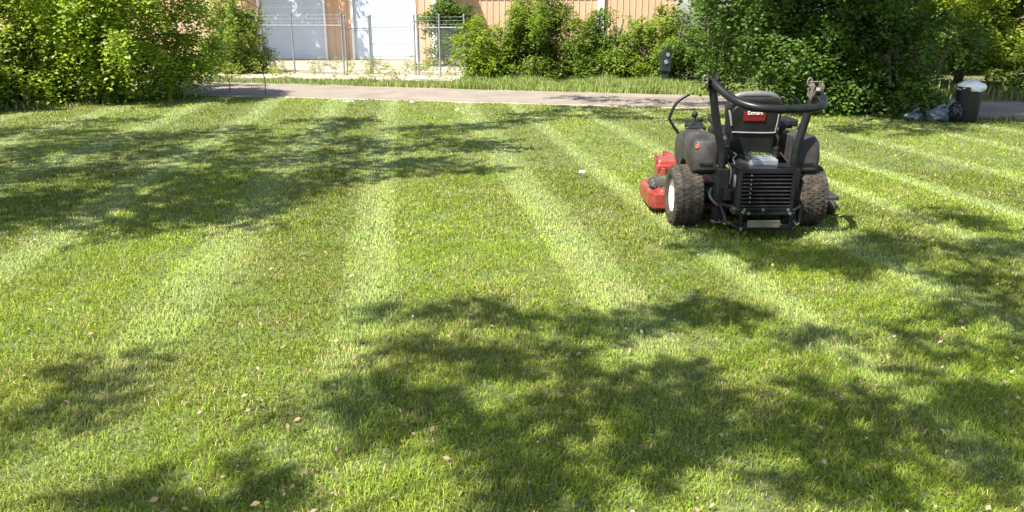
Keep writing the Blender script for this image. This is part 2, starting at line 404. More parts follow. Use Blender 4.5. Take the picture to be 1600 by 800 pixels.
def tree(name, loc, label, cat, blobs, dens_, size, base, stems=1, r0=.09, group=None, limb_r=.035, lean=(0, 0), top=None, limb_every=1, **kw):
    """blobs are in world coordinates; trunk with limbs reaches every blob"""
    t = empty(name, (loc[0], loc[1], 0), label, cat, group)
    L = np.array([loc[0], loc[1], 0])
    dens = dens_*DM if dens_ < 500 and 'lump' not in kw else dens_
    V, F, C = crown(blobs, dens, size, base, **kw)
    fast_mesh('foliage', V-L, F, M['leaf'], t, C)
    mb = MB(); zt = top or max(b[2] for b in blobs)
    zt = max(zt, .6)
    for s in range(stems):
        a = random.uniform(0, 6.28); sp = 0 if stems == 1 else .25*min(1, zt)
        b0 = Vector((math.cos(a)*sp*.5, math.sin(a)*sp*.5, -.1)); 
        P = [b0]; 
        for q in (.3, .6, 1.0):
            P.append(Vector((b0.x+lean[0]*q+random.uniform(-.08, .08)*zt*.5+math.cos(a)*sp*2*q*(stems > 1), b0.y+lean[1]*q+random.uniform(-.08, .08)*zt*.5+math.sin(a)*sp*2*q*(stems > 1), zt*q)))
        mb.tube(P, [r0*1.25, r0, r0*.75, r0*.35], 8, smooth=4)
        if s == 0: spine = P
    for i, b in enumerate(blobs[::limb_every]):
        e = Vector((b[0]-loc[0], b[1]-loc[1], b[2]))
        q = min(.9, max(.25, (b[2]-.6*math.hypot(e.x, e.y)*.5)/zt))
        s0 = spine[1].lerp(spine[3], (q-.3)/.7) if q > .3 else spine[0].lerp(spine[1], q/.3)
        mid = s0.lerp(e, .5)+Vector((random.uniform(-.15, .15), random.uniform(-.15, .15), .12*(e-s0).length))
        ll = (e-s0).length
        if ll > .25: mb.tube([s0, mid, e], [limb_r*(1+.12*ll), limb_r*.8, limb_r*.3], 6, smooth=4)
    mb.build('trunk', M['bark'], t, smooth=True)
    return t

def jb(x, y, z, r, n, sx=1, sy=1, sz=1, rr=.45):
    """split one mass into n overlapping blobs"""
    out = []
    for i in range(n):
        a = random.uniform(0, 6.28); u = random.uniform(.2, .85); v = random.uniform(-.8, .8)
        out.append((x+math.cos(a)*u*r*sx*math.sqrt(1-v*v), y+math.sin(a)*u*r*sy*math.sqrt(1-v*v), z+v*r*sz, r*rr*random.uniform(.8, 1.2)*sx**.5, r*rr*random.uniform(.8, 1.2), r*rr*random.uniform(.7, 1.05)*sz**.5))
    return out

DM = 3.0
YG = (.29, .41, .045); MG = (.11, .185, .025); DG = (.085, .165, .028)
# left group
tree('maple_tree', (-8.9, 17.4), 'big light green leafy tree, nearest the road in the left group', 'tree',
     jb(-8.9, 17.3, 2.2, 2.0, 16, 1.15, 1.0, 1.0, .42) + jb(-8.8, 16.9, .9, 1.7, 12, 1.2, .8, .45, .42) + jb(-10.4, 18.4, 3.4, 1.7, 6, 1.1, .9, .5, .45) + [(random.uniform(-10.3,-7.2), random.uniform(15.3,15.8), random.uniform(.9,2.5), .42, .35, .33) for _ in range(12)] + jb(-7.7, 18.0, 1.5, 1.0, 5, 1, 1, .9, .5),
     230, .09, YG, stems=3, r0=.10, length=.38, droop=.8, flat=.4)
tree('maple_tree', (-11.4, 16.2), 'pale green tree at the far left, its leaves hanging over the lawn edge', 'tree',
     jb(-11.3, 15.9, 1.7, 1.7, 13, 1.2, 1.0, 1.0, .44) + jb(-11.0, 15.2, .8, 1.5, 10, 1.2, .8, .45, .42) + jb(-10.6, 13.9, .55, .9, 9, 1.2, .7, .5, .42) + jb(-12.6, 17.0, 3.2, 1.6, 6, 1.1, .8, .5, .45) + [(random.uniform(-12.4,-9.8), random.uniform(13.9,14.5), random.uniform(.8,2.3), .42, .35, .33) for _ in range(12)],
     230, .09, (.30, .425, .05), stems=2, r0=.09, length=.38, droop=.8, flat=.4)
tree('shrub', (-10.15, 15.9), 'low dark shrub filling the gap between the two left trees', 'shrub',
     jb(-10.2, 16.1, .75, 1.0, 7, 1.1, .8, .7, .5), 260, .09, (.05, .10, .015), stems=3, r0=.04)
tree('shrub', (-8.8, 26.4), 'rounded green shrub across the road, beside the left garage door', 'shrub',
     jb(-9.3, 26.2, 1.3, 1.25, 18, 1, .8, 1.0, .45) + jb(-9.2, 25.9, .5, 1.0, 6, 1, .8, .4, .45), 200, .09, (.22, .31, .055), stems=3, r0=.05)

# middle hedge row along the far side of the road
row = [(-.75, 22.4, .85, .62, 'bright yellow green shrub nearest the fence corner', (.20,.30,.02), 8),
       (-.05, 22.7, .75, .60, 'second shrub of the row, low with mid green leaves', (.15,.24,.03), 7),
       (.75, 22.9, 1.35, .95, 'tallest shrub of the row, reaching above the frame in front of the peach wall', (.15,.235,.025), 15),
       (1.75, 22.6, .85, .70, 'leafy shrub under the white downpipe', (.13,.21,.03), 10),
       (2.55, 22.3, 1.0, .62, 'upright shrub right of the white downpipe', (.11,.19,.03), 8),
       (3.35, 22.0, .75, .66, 'low rounded shrub of the row, just left of the arched pedestal', (.16,.25,.025), 9),
       (4.35, 21.9, 1.0, .75, 'pale green shrub right behind the arched pedestal', (.18,.27,.03), 9),
       (5.3, 21.3, 1.25, .9, 'shrub at the right end of the row, beside the dark tree', (.075,.15,.025), 9)]
for x, y_, z, r, lb, c, nb in row:
    tree('shrub', (x, y_), lb, 'shrub', jb(x, y_, z*(1.1 if z > 1.2 else .98), r*1.12, nb+6, 1.1, .8, z/r*.8, .5) + jb(x, y_-.2, .45, r, 5, 1.1, .7, .4, .5), 240, .07, c, stems=3, r0=.035, limb_r=.02, length=.26, group='shrubs along the far side of the road')
tree('shrub', (-2.4, 30.2), 'round shrub behind the chain link fence, against the peach wall', 'shrub',
     jb(-2.2, 30.4, 1.5, .9, 11, 1, .8, .9, .5) + jb(-2.25, 30.2, .6, .9, 9, 1, .8, .6, .5), 220, .10, (.075,.15,.03), stems=3, r0=.05)

# overhead trees that throw the dappled shade (crowns above the picture)
near = [(-0.59,4.12),(-0.29,4.12),(0.07,4.02),(-0.73,3.51),(-0.51,3.51),(-0.3,3.23),(-0.06,3.51),(0.29,3.1),(0.0,2.98),(0.5,2.67),(-0.76,3.16),(0.56,3.93),(0.25,3.51),(-0.5,2.98),(1.13,4.23),(0.94,4.02),(1.44,4.02),(1.66,3.67),(2.03,3.75),(2.39,3.51),(1.98,3.23),(1.77,2.92),(2.12,2.92),(0.89,3.23),(0.88,2.67),(1.22,2.92),(1.34,2.58),(1.66,2.49),(0.0,2.62),(0.16,2.41),(0.68,2.92),(-0.21,2.77),(-1.91,3.43),(-1.86,3.1),(-1.92,2.77),(-1.83,2.49),(-1.38,2.72),(-1.19,2.49),(-0.99,2.33),(-1.35,2.29),(1.83,2.58),(0.72,3.29),(0.37,2.87),(1.23,3.36)]
mr = [(1.72,5.51),(1.95,5.34),(2.26,5.18),(2.49,4.89),(2.65,4.63),(2.89,4.28),(2.87,5.51),(3.39,5.26),(3.62,6.51),(4.03,6.17),(3.72,5.42),(2.96,4.82),(2.59,5.42),(3.06,5.42),(1.57,5.68)]
ml = [(-7.45,11.5),(-6.69,11.85),(-5.3,11.17),(-6.36,9.75),(-5.55,9.75),(-4.62,9.5),(-3.92,9.75),(-5.55,8.44),(-4.74,8.25),(-4.13,8.44),(-3.34,8.25),(-4.83,7.28),(-4.29,7.43),(-3.47,7.43),(-4.27,6.75),(-2.9,7.43),(-2.62,7.74),(-2.8,9.27),(-3.25,10.85),(-3.9,11.17),(-3.02,13.05),(-2.51,12.62),(-4.62,11.85),(-2.45,9.75),(-1.75,8.63),(-1.18,8.75),(-0.59,8.75),(-2.31,6.75),(-2.44,6.62),(-2.08,7.43),(-3.13,6.28),(-1.57,11.85),(-0.62,12.38),(0.32,13.05),(-0.88,10.55),(-0.09,10.38),(-1.56,10.38),(-2.6,11.17),(-6.69,13.05),(-7.55,10.27),(-5.64,7.74),(-3.93,6.17),(-6.9,8.6),(-6.2,11.0),(-5.0,10.5),(-8.3,9.2)]
mf = [(1.24,15.05),(2.01,15.29),(2.93,14.82),(3.12,13.5),(1.13,17.29),(2.09,16.99),(2.86,16.57),(3.4,15.9),(3.79,13.5),(2.28,13.78),(0.68,13.78),(1.52,14.18),(5.34,12.38),(5.71,11.85),(6.49,12.23)]
def overhead(pts, hlo, hhi, r):
    out = []
    for gx, gy in pts:
        h = random.uniform(hlo, hhi); q = SUN_H*h*COT
        rr = r*random.uniform(.8, 1.2)
        out.append((gx+q[0]+random.uniform(-.05, .05), gy+q[1]+random.uniform(-.05, .05), h, rr*1.1, rr*1.1, rr*.6))
    return out

# right trees
tree('shade_tree', (6.9, 15.2), 'large dark shade tree with branches down to the lawn, behind the mower', 'tree',
     jb(6.1, 15.0, 1.35, 1.6, 17, 1.1, .9, .85, .42) + jb(5.7, 14.6, 1.2, 1.4, 15, 1.2, .7, .75, .40) + jb(6.5, 14.1, .55, 1.0, 8, 1.2, .6, .4, .42) + jb(5.2, 15.5, 2.2, .9, 5, 1, 1, .7, .5) + jb(4.7, 15.4, 1.7, 1.0, 9, .8, .8, 1.2, .45) + jb(6.0, 14.8, 3.6, 2.0, 12, 1.1, 1.0, .45, .45)
     + [(3.5, 15.3, 2.25, .35, .4, .3), (3.95, 15.2, 1.95, .4, .4, .35), (4.2, 15.4, 1.3, .4, .4, .45)] + [(random.uniform(6.3,7.6), random.uniform(13.5,13.9), random.uniform(.4,1.9), .33, .3, .28) for _ in range(9)]
     + overhead(mf, 3.8, 4.8, .42) + overhead([(7.2,13.0),(7.7,12.9),(6.7,13.2),(7.0,12.5),(8.0,13.3)], 4.2, 5.2, .5) + jb(5.6, 11.6, 5.6, 1.6, 8, 1.2, 1.0, .35, .45) + jb(4.6, 13.2, 4.9, 1.8, 8, 1.2, 1.0, .35, .45) + jb(7.2, 13.6, 5.6, 2.4, 12, 1.2, 1.0, .45, .42),
     190, .082, DG, var=.5, yel=(.13, .19, .03), yamt=.45, stems=1, r0=.20, limb_r=.06, top=6.0, length=.34, droop=.7)
tree('maple_tree', (11.6, 20.5), 'bright green tree beyond the road behind the bin, right edge', 'tree',
     jb(11.6, 20.2, 2.6, 2.2, 16, 1.2, 1, .9, .42) + jb(13.4, 18.8, 2.0, 1.6, 8, 1, 1, 1, .45), 200, .095, (.21, .295, .03), stems=2, r0=.10, length=.36, droop=.7)
tree('shrub', (9.7, 18.6), 'leafy shrub across the road, directly behind the bin', 'shrub',
     jb(9.5, 18.9, 1.0, 1.1, 9, 1.1, .9, .9, .48), 220, .08, (.085, .155, .025), stems=3, r0=.05)
tree('shrub', (12.1, 17.6), 'low shrub beyond the road at the right edge', 'shrub',
     jb(12.0, 17.7, .8, .95, 8, 1.2, .8, .75, .5), 220, .08, (.08, .14, .02), stems=3, r0=.04)
tree('shade_tree', (8.6, 24.5), 'mid green tree seen between the dark tree and the bright right tree', 'tree',
     jb(7.9, 24.6, 1.1, 1.4, 14, 1.1, .9, .6, .45), 150, .12, (.06, .12, .02), stems=1, r0=.12)
tree('shade_tree', (16.5, 25.5), 'tree far behind the bin, deepest in the right group', 'tree',
     jb(16.2, 25.5, 2.8, 3.0, 18, 1.2, .8, .9, .42), 130, .14, (.07, .135, .02), stems=1, r0=.14)

oh = dict(limb_every=5, var=.3, k=6, length=.15, droop=.4, hollow=.3, lump=.55)
tree('shade_tree', (-5.2, -1.6), 'tall tree behind the viewer whose crown shades the foreground', 'tree',
     overhead([(2.2,3.2),(2.35,2.8),(1.5,3.1),(1.9,2.7),(2.6,3.9),(1.05,2.5),(1.6,2.75),(2.9,3.6)], 4.8, 6.0, .17) + overhead([q for i_, q in enumerate(near) if i_ not in (3,21,31,35,36,37,40,43)], 4.8, 6.2, .186) + overhead([q for i_, q in enumerate(mr) if i_ not in (4,13)], 5.2, 6.6, .265), 1700, .066, MG, stems=1, r0=.22, limb_r=.013, top=7.5, **{**oh, 'limb_every': 9})
tree('shade_tree', (-11.5, 6.0), 'tall tree left of the lawn whose crown shades the far left grass', 'tree',
     overhead(ml, 5.0, 7.0, .62), 380, .10, MG, stems=1, r0=.24, limb_r=.035, top=6.8, **oh)
tree('shade_tree', (-16.5, 32.0), 'tall tree left of the garage whose crown shades the left white door', 'tree',
     [(x+SUN_H[0]*t*COT, 35.4+SUN_H[1]*t*COT-.15*(x+9), z+t, rr_, rr_*.7, rr_) for x, z, t, rr_ in
      [(random.uniform(-11.6, -7.2), random.uniform(-.3, 3.2), random.uniform(3.4, 4.6), random.uniform(.4, .62)) for _ in range(46)] + [(-7.4, .9, 3.6, .45), (-7.6, .2, 3.8, .5), (-6.75, .7, 3.2, .35), (-6.7, 1.7, 3.2, .35), (-6.8, 2.6, 3.2, .35), (-6.7, .1, 3.3, .35)]] + jb(-13.6, 33.3, 6.2, 1.6, 8, 1.2, .5, .8, .4),
     240, .12, MG, stems=1, r0=.2, limb_r=.03, top=6.8, var=.3, k=6, hollow=.3, lump=.55)

# ------------------------------------------------------------------ verge grass and weeds
def tall_grass(name, poly, n, hgt, wid, label, cat, base=(.17, .27, .035), straw=.2, hvar=None):
    xs = [p[0] for p in poly]; ys = [p[1] for p in poly]
    x = rng.uniform(min(xs), max(xs), n); y = rng.uniform(min(ys), max(ys), n)
    k = inside(poly, x, y) & (rng.random(n) < np.clip(vnoise(x, y, .5, 61)*1.5, .1, 1)); x, y = x[k], y[k]; m = len(x)
    h = hgt*(.15+.75*vnoise(x, y, .7, 62)+.6*vnoise(x, y, .22, 63)*vnoise(x, y, 1.9, 64))*(.6+.6*rng.random(m))
    c = np.array(base)[None]*(.65+.7*rng.random((m, 1)))
    d = rng.random(m) < straw; c[d] = np.array([.36, .32, .17])*(.7+.5*rng.random((d.sum(), 1)))
    V, F, C = blades(x, y, h, wid*(.6+.8*rng.random(m)), rng.random(m)*6.28, np.abs(rng.normal(.25, .25, m)), c, True)
    return tag(fast_mesh(name, V, F, M['blade'], col=C), label, cat, kind='stuff')
tall_grass('verge_grass', [(-14,23.6),(-8.4,21.85),(-1.0,19.4),(-.6,21.2),(-8.2,23.7),(-14,25.4)], 30000, .15, .02, 'low straggly grass on the verge between road and fence', 'grass', (.19,.27,.055), straw=.3)
tall_grass('tall_grass', [(-1.6,19.6),(2,18.45),(5.2,17.5),(6.5,18.5),(5.5,21.5),(-1.4,22.6)], 46000, .25, .022, 'tall uncut green grass in front of the shrub row', 'grass', (.20,.285,.06), .22)
tall_grass('roadside_grass', [(6,18.0),(14,15.2),(24,12.5),(24,18),(14,19),(6,21)], 24000, .35, .025, 'uncut grass beyond the road on the right', 'grass', (.09,.15,.025), .25)
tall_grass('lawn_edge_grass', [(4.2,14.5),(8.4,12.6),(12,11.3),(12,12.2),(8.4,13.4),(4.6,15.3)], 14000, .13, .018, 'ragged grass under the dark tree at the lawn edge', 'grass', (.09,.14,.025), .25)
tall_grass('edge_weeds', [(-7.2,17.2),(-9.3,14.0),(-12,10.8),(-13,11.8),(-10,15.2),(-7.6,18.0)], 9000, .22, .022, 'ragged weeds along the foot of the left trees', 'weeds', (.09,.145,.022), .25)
wspots = [(-7.0,23.2,.5),(-4.5,24.2,.6),(-3.9,23.0,.45),(-2.6,22.6,.5),(-6.2,25.8,.45),(-3.2,26.3,.5),(-2.0,26.0,.5),(-8.4,24.6,.4),(-4.7,28.3,.45)]
wb = [(x+random.uniform(-.35,.35), y_+random.uniform(-.2,.2), h*.4, .22, .2, h*.5*random.uniform(.6,1.2)) for (x, y_, h) in wspots for _ in range(3)]
wb += [(x_, 20.9-.31*x_-.0+random.uniform(.6,1.6)*1.0-.6, .12, .2, .2, .16) for x_ in np.linspace(-9, -1, 14)]
wb += [(random.uniform(-10, -2), random.uniform(26, 33), .1, .25, .2, .14) for _ in range(16)]
V, F, C = crown(wb, 520, .06, (.19,.25,.05), yamt=.6, yel=(.34,.33,.10), length=.2, droop=.1)
tag(fast_mesh('weeds', V, F, M['leaf'], col=C), 'straggly yellow green weeds on the gravel and along the fence', 'weeds', kind='stuff')

# ------------------------------------------------------------------ building
A0 = Vector((-11.1, 35.68)); B0 = Vector((-3.34, 34.47)); wd = (B0-A0).normalized()
rzw = math.atan2(wd.y, wd.x)
bld = empty('garage_building', (A0.x, A0.y, 0), 'peach ribbed metal garage building with two white overhead doors', 'building', rz=rzw)
LX = lambda x: (x-A0.x)/wd.x            # world x on the front line -> local x
def ribwall(x0, x1, z0, z1, yy, m, par, name='wall', pitch=.30):
    mb = MB(); mb.box(((x0+x1)/2, yy+.06, (z0+z1)/2), (x1-x0, .12, z1-z0))
    x = x0+.08
    while x < x1-.05:
        v0 = [(x-.03, yy), (x+.03, yy), (x+.018, yy-.028), (x-.018, yy-.028)]
        mb.prism(v0, z0+.02, z1-.02); x += pitch
    return mb.build(name, m, par)
H = 4.6
d1, d2, d3, d4, e1, e0 = LX(-11.25), LX(-8.17), LX(-6.99), LX(-4.14), LX(-3.34), LX(-26)
DH = 3.3
ribwall(e0, d1, 0, H, 0, M['peach'], bld); ribwall(d2, d3, 0, H, 0, M['peach'], bld); ribwall(d4, e1, 0, H, 0, M['peach'], bld)
ribwall(d1, d2, DH, H, 0, M['peach'], bld); ribwall(d3, d4, DH, H, 0, M['peach'], bld)
MB().box((e1-.06, 5, H/2), (.12, 9.7, H)).build('side_wall', M['peach'], bld)
MB().box((e1+.02, -.03, H/2), (.20, .14, H)).build('corner_trim', M['trim'], bld, bevel=.01)
MB().prism([(-.5, H), (10.2, H), (4.8, H+1.4)], e0-.3, e1+.3, 'X').build('roof', M['roof'], bld)
def gdoor(x0, x1):
    mb = MB(); ph = .55; z = .03
    while z < DH:
        mb.box(((x0+x1)/2, .10, z+ph/2), (x1-x0-.10, .05, ph-.012))
        for q in (.3, .7): mb.box(((x0+x1)/2, .073, z+ph*q), (x1-x0-.3, .02, .03))
        z += ph
    d = mb.build('overhead_door', M['door'], bld, bevel=.006)
    t = MB()
    t.box((x0+.03, -.01, DH/2), (.09, .10, DH)); t.box((x1-.03, -.01, DH/2), (.09, .10, DH)); t.box(((x0+x1)/2, -.01, DH-.03), (x1-x0-.16, .10, .09))
    t.build('door_frame', M['trim'], d)
    MB().box(((x0+x1)/2, .06, .02), (x1-x0-.2, .06, .04)).build('bottom_seal', M['brown_trim'], d)
    return d
gdoor(d1, d2); gdoor(d3, d4)
b2 = empty('warehouse_building', (-3.2, 37.0, 0), 'long peach ribbed metal building behind the shrub row, set back to the right', 'building', rz=rzw*.6)
ribwall(0, 10.6, 0, 4.6, 0, M['peach'], b2, pitch=.28)
MB().box((5.3, 5, 2.3), (10.4, 9.6, 4.55)).build('side_wall', M['peach'], b2)
MB().prism([(-.4, 4.62), (10.2, 4.62), (4.8, 6)], -.2, 10.9, 'X').build('roof', M['roof'], b2)
dp = MB().box((7.25, -.10, 2.3), (.28, .16, 4.6)); dp.box((7.25, -.2, .1), (.28, .35, .14)); dp.build('downpipe', M['trim'], b2, bevel=.03)
MB().box((3.6, -.05, 2.85), (7.2, .10, .22)).build('trim_band', M['brown_trim'], b2)

# ------------------------------------------------------------------ chain link fence
def chain(par, x0, x1, z0, z1, pitch=.075, r=.0028):
    mb = MB(); H_ = z1-z0; W_ = x1-x0; V = []; F = []; n = 0
    k = -H_
    while k < W_:
        for sg in (1, -1):
            a0, a1 = k, k+H_
            t0 = max(0, -a0)/H_; t1 = min(1, (W_-a0)/H_)
            if t1 > t0:
                za, zb = (z0+t0*H_, z0+t1*H_) if sg > 0 else (z1-t0*H_, z1-t1*H_)
                xa, xb = x0+a0+t0*H_, x0+a0+t1*H_
                dy = .004*sg
                for (ox, oz) in ((-r, 0), (r, 0)):
                    pass
                V += [(xa-r, dy, za), (xa+r, dy+r, za), (xa+r, dy-r, za), (xb-r, dy, zb), (xb+r, dy+r, zb), (xb+r, dy-r, zb)]
                F += [(n, n+1, n+4, n+3), (n+1, n+2, n+5, n+4), (n+2, n, n+3, n+5)]; n += 6
        k += pitch
    mb.add(V, F); return mb.build('chain_link_mesh', M['galv'], par)
def fence(p0, p1, posts, h, label, name='chain_link_fence', coil=False, low=False, cat='fence', arms=True):
    d = Vector(p1)-Vector(p0); L = d.length
    t = empty(name, (*p0, 0), label, cat, 'chain link fencing round the yard', rz=math.atan2(d.y, d.x))
    for q in posts:
        MB().tube([(q*L, 0, -.1), (q*L, 0, h)], .027, 10).lathe([(0, .05), (.025, .04), (.034, 0), (.03, -.02)], (q*L, 0, h)).build('post', M['galv'], t, smooth=True)
    MB().tube([(0, 0, h-.35), (L, 0, h-.35)], .017, 8).build('top_rail', M['galv'], t, smooth=True)
    MB().tube([(0, 0, .12), (L, 0, .12)], .008, 6).build('tension_wire', M['galv'], t)
    chain(t, .03, L-.03, .06, h-.35)
    w3 = MB()
    for q in range(3): w3.tube([(0, -.0, h-.25+.11*q), (L*.5, 0, h-.265+.11*q), (L, 0, h-.25+.11*q)], .0022, 5)
    w3.build('barbed_wire', M['galv'], t)
    if coil:
        nl = int(L/.26); P = []
        for i in range(nl*18):
            a = i/18*2*math.pi; P.append((L*i/(nl*18), math.sin(a)*.17, h-.14+math.cos(a)*.17+.02*math.sin(i*.13)))
        MB().tube(P, .0055, 5).build('wire_coil', M['galv'], t)
    return t
F0 = (-11.5, 27.1); 
fence(F0, (-5.35, 25.15), (0, .36, .72, 1.0), 1.86, 'left run of chain link fence in front of the left garage door', coil=True)
fence((-5.25, 25.15), (-4.55, 25.5), (0, 1.0), 1.78, 'narrow chain link gate standing between two fence posts before the peach wall', name='chain_link_gate', cat='gate')
fence((-4.48, 25.4), (-3.02, 24.75), (0, 1.0), 1.80, 'middle run of chain link fence with wire loops before the white door', coil=True)
fence((-2.92, 24.75), (-1.47, 24.55), (0, .47, 1.0), 1.80, 'right run of chain link fence ending at the shrub row')

# ------------------------------------------------------------------ pedestal, bin, bags, litter
pd = empty('utility_pedestal', (3.98, 20.5, 0), 'dark arched utility pedestal standing in the tall grass before the shrubs', 'utility pedestal', rz=.08)
arch = [(-.13, .38), (.13, .38), (.13, .78)] + [(.13*math.cos(a), .78+.13*math.sin(a)) for a in [math.pi*k/10 for k in range(1, 10)]] + [(-.13, .78)]
MB().prism(arch, -.09, .09, 'Y').build('housing', M['post'], pd, bevel=.015)
MB().box((0, 0, .19), (.17, .12, .40)).build('pole', M['post'], pd, bevel=.01)
MB().lathe([(0, 0), (.045, 0), (.05, .012), (0, .012)], (.03, -.106, .80), 'Y', 16).build('round_plate', M['post_grey'], pd)
MB().lathe([(0, 0), (.05, 0), (.055, .014), (0, .014)], (-.01, -.108, .62), 'Y', 16).build('round_plate', M['post_grey'], pd)
MB().lathe([(.13, 0), (.145, 0), (.145, .16), (.13, .16)], (0, -.09, .79), 'Y', 20).build('hood', M['post'], pd, smooth=True)

def crumple(name, m, par, c, r, seed, amp=.16, sq=(1, 1, 1)):
    bm = bmesh.new(); bmesh.ops.create_icosphere(bm, subdivisions=4, radius=1)
    from mathutils import noise
    for v in bm.verts:
        d = noise.noise(v.co*2.2+Vector((seed, 0, 0)))*amp + noise.noise(v.co*6+Vector((0, seed, 0)))*amp*.5
        q = v.co*(1+d); v.co = Vector((q.x*r*sq[0]+c[0], q.y*r*sq[1]+c[1], max(q.z*r*sq[2]+c[2], .012)))
    me = bpy.data.meshes.new(name); bm.to_mesh(me); bm.free(); me.materials.append(m)
    me.polygons.foreach_set('use_smooth', [True]*len(me.polygons))
    o = bpy.data.objects.new(name, me); scene.collection.objects.link(o)
    if par: o.parent = par
    return o
bn = empty('trash_bin', (7.58, 12.95, 0), 'black bin with a white liner bulging over its top, at the lawn edge', 'bin', rz=-.1)
mb = MB(); mb.lathe([(0, .01), (.155, .01), (.165, .03), (.195, .55), (.21, .555), (.21, .585), (.19, .59), (.18, .55), (.15, .05), (0, .05)], seg=28)
mb.build('body', M['bin'], bn, smooth=True)
MB().tube([(-.2, 0, .50), (-.235, 0, .50), (-.235, 0, .42), (-.19, 0, .42)], .012, 8, smooth=3).build('handle', M['bin'], bn, smooth=True)
crumple('liner', M['bag_white'], bn, (.01, 0, .575), .205, 3.1, .14, (1.05, 1.05, .55))
def bag(c, r, m, lb, seed, sq):
    t = empty('trash_bag', (c[0], c[1], 0), lb, 'trash bag', 'trash bags beside the bin')
    crumple('sack', m, t, (0, 0, r*sq[2]*.85), r, seed, .28, sq)
    MB().tube([(0, 0, r*sq[2]*1.7), (.02, -.01, r*sq[2]*1.7+.05), (.07, 0, r*sq[2]*1.7+.06)], [.03, .02, .035], 8, smooth=3).build('knot', m, t, smooth=True)
bag((7.14, 13.0), .16, M['bag_blue'], 'pale blue trash bag between bin and dark tree', 1.3, (1.1, .9, .8))
bag((6.80, 13.15), .13, M['bag_blue'], 'smaller bluish trash bag farthest left of the bin', 5.3, (1.2, .9, .6))
bag((7.40, 12.95), .15, M['bag_black'], 'black trash bag leaning against the left side of the bin', 9.3, (.75, .9, 1.15))
lit = [(-3.3, 15.7, .13, 'largest white litter scrap on the grass near the road'), (-2.0, 15.6, .055, 'small white litter scrap right of the largest one near the road'), (-1.0, 14.2, .04, 'tiny white litter scrap in the middle of the far lawn'), (.75, 8.1, .035, 'crumpled pale litter scrap on the mown stripe left of the mower')]
for i, (x, y_, s, lb) in enumerate(lit):
    n_ = 6; V = []; F = []
    for a in range(n_):
        for b in range(n_): V.append(((a/5-.5)*s*1.6+random.uniform(-.01, .01), (b/5-.5)*s*.8, .05+random.uniform(0, .035)))
    for a in range(n_-1):
        for b in range(n_-1): F.append((a*n_+b, (a+1)*n_+b, (a+1)*n_+b+1, a*n_+b+1))
    o = MB().add(V, F).build('litter', M['paper']); o.location = (x, y_, 0.01); o.rotation_euler = (0, 0, random.uniform(-.4, .4))
    tag(o, lb, 'litter', 'white litter scraps on the lawn')
for i, (x, y_, h, lb) in enumerate([(-5.75, 18.2, .75, 'thin bare sapling stem at the road edge, right of the left trees'), (-6.65, 18.4, .5, 'thin bare twig standing under the right side of the left tree')]):
    mb = MB().tube([(0, 0, -.05), (.03, 0, h*.4), (-.02, .02, h*.75), (.04, 0, h)], [.012, .01, .008, .004], 6, smooth=4)
    mb.tube([(0, .01, h*.6), (.1, 0, h*.75), (.14, 0, h*.9)], [.006, .005, .003], 5, smooth=3)
    o = mb.build('sapling', M['bark'], smooth=True); o.location = (x, y_, 0); tag(o, lb, 'sapling')

# ------------------------------------------------------------------ mower
mw = empty('riding_mower', (1.9, 6.15, 0), 'black and red zero-turn riding mower parked on the lawn, seen from behind', 'riding mower', rz=R(0))
PB, PL, PD = M['paint_black'], M['plastic'], M['plastic_dark']
# rear wheels
def rear_wheel(cx):
    R_ = .25; W = .245
    t = MB().lathe([(.13, -W*.40), (.17, -W*.47), (.215, -W*.475), (.238, -W*.42), (.247, -W*.25), (.249, 0), (.247, W*.25), (.238, W*.42), (.215, W*.475), (.17, W*.47), (.13, W*.40)], axis='X', seg=48)
    for row_, xo in enumerate((-.092, -.055, -.018, .018, .055, .092)):
        nseg = 40
        for k in range(nseg):
            a = 2*math.pi*(k+(row_ % 2)*.5)/nseg; rr = R_-.004-(abs(xo) > .09)*.008
            t.box((xo, math.cos(a)*rr, math.sin(a)*rr), (.024, .020, .012), (a-math.pi/2, 0, (.35 if row_ % 2 else -.35)*.6))
    ty = t.build('tyre', M['rubber'], None)
    wh = MB().lathe([(.03, -W*.30), (.05, -W*.30), (.06, -W*.22), (.10, -W*.22), (.118, -W*.30), (.132, -W*.40), (.145, -W*.42), (.145, -W*.36), (.132, -W*.30), (.132, W*.30), (.145, W*.40), (.132, W*.38), (.11, W*.2), (.03, W*.2)], axis='X', seg=40)
    for k in range(5):
        a = 2*math.pi*k/5; wh.lathe([(0, -.02), (.011, -.02), (.011, .02), (0, .02)], (-W*.24, math.cos(a)*.075, math.sin(a)*.075), 'X', 8)
    rm = wh.build('rim', M['rim'], None, smooth=True)
    e = bpy.data.objects.new('rear_wheel', None); scene.collection.objects.link(e); e.parent = mw; e.location = (cx, 0, .25)
    if cx > 0: e.rotation_euler = (0, 0, math.pi)
    ty.parent = e; rm.parent = e
rear_wheel(-.495); rear_wheel(.485)
# frame
fr = MB()
for s in (-.24, .28): fr.box((s, .45, .33), (.06, 1.65, .09))
fr.box((.02, -.33, .33), (.52, .06, .09)); fr.box((.02, 1.24, .33), (.6, .07, .09)); fr.box((.02, 0, .27), (.74, .1, .1))
fr.box((.02, .35, .22), (.5, .5, .12))
fr.build('frame', PB, mw, bevel=.008)
MB().lathe([(0, -.2), (.07, -.2), (.09, -.1), (.09, .1), (.07, .2), (0, .2)], (-.2, 0, .27), 'X', 20).build('hydraulic_drive', PD, mw, smooth=True)
MB().lathe([(0, -.2), (.07, -.2), (.09, -.1), (.09, .1), (.07, .2), (0, .2)], (.24, 0, .27), 'X', 20).build('hydraulic_drive', PD, mw, smooth=True)
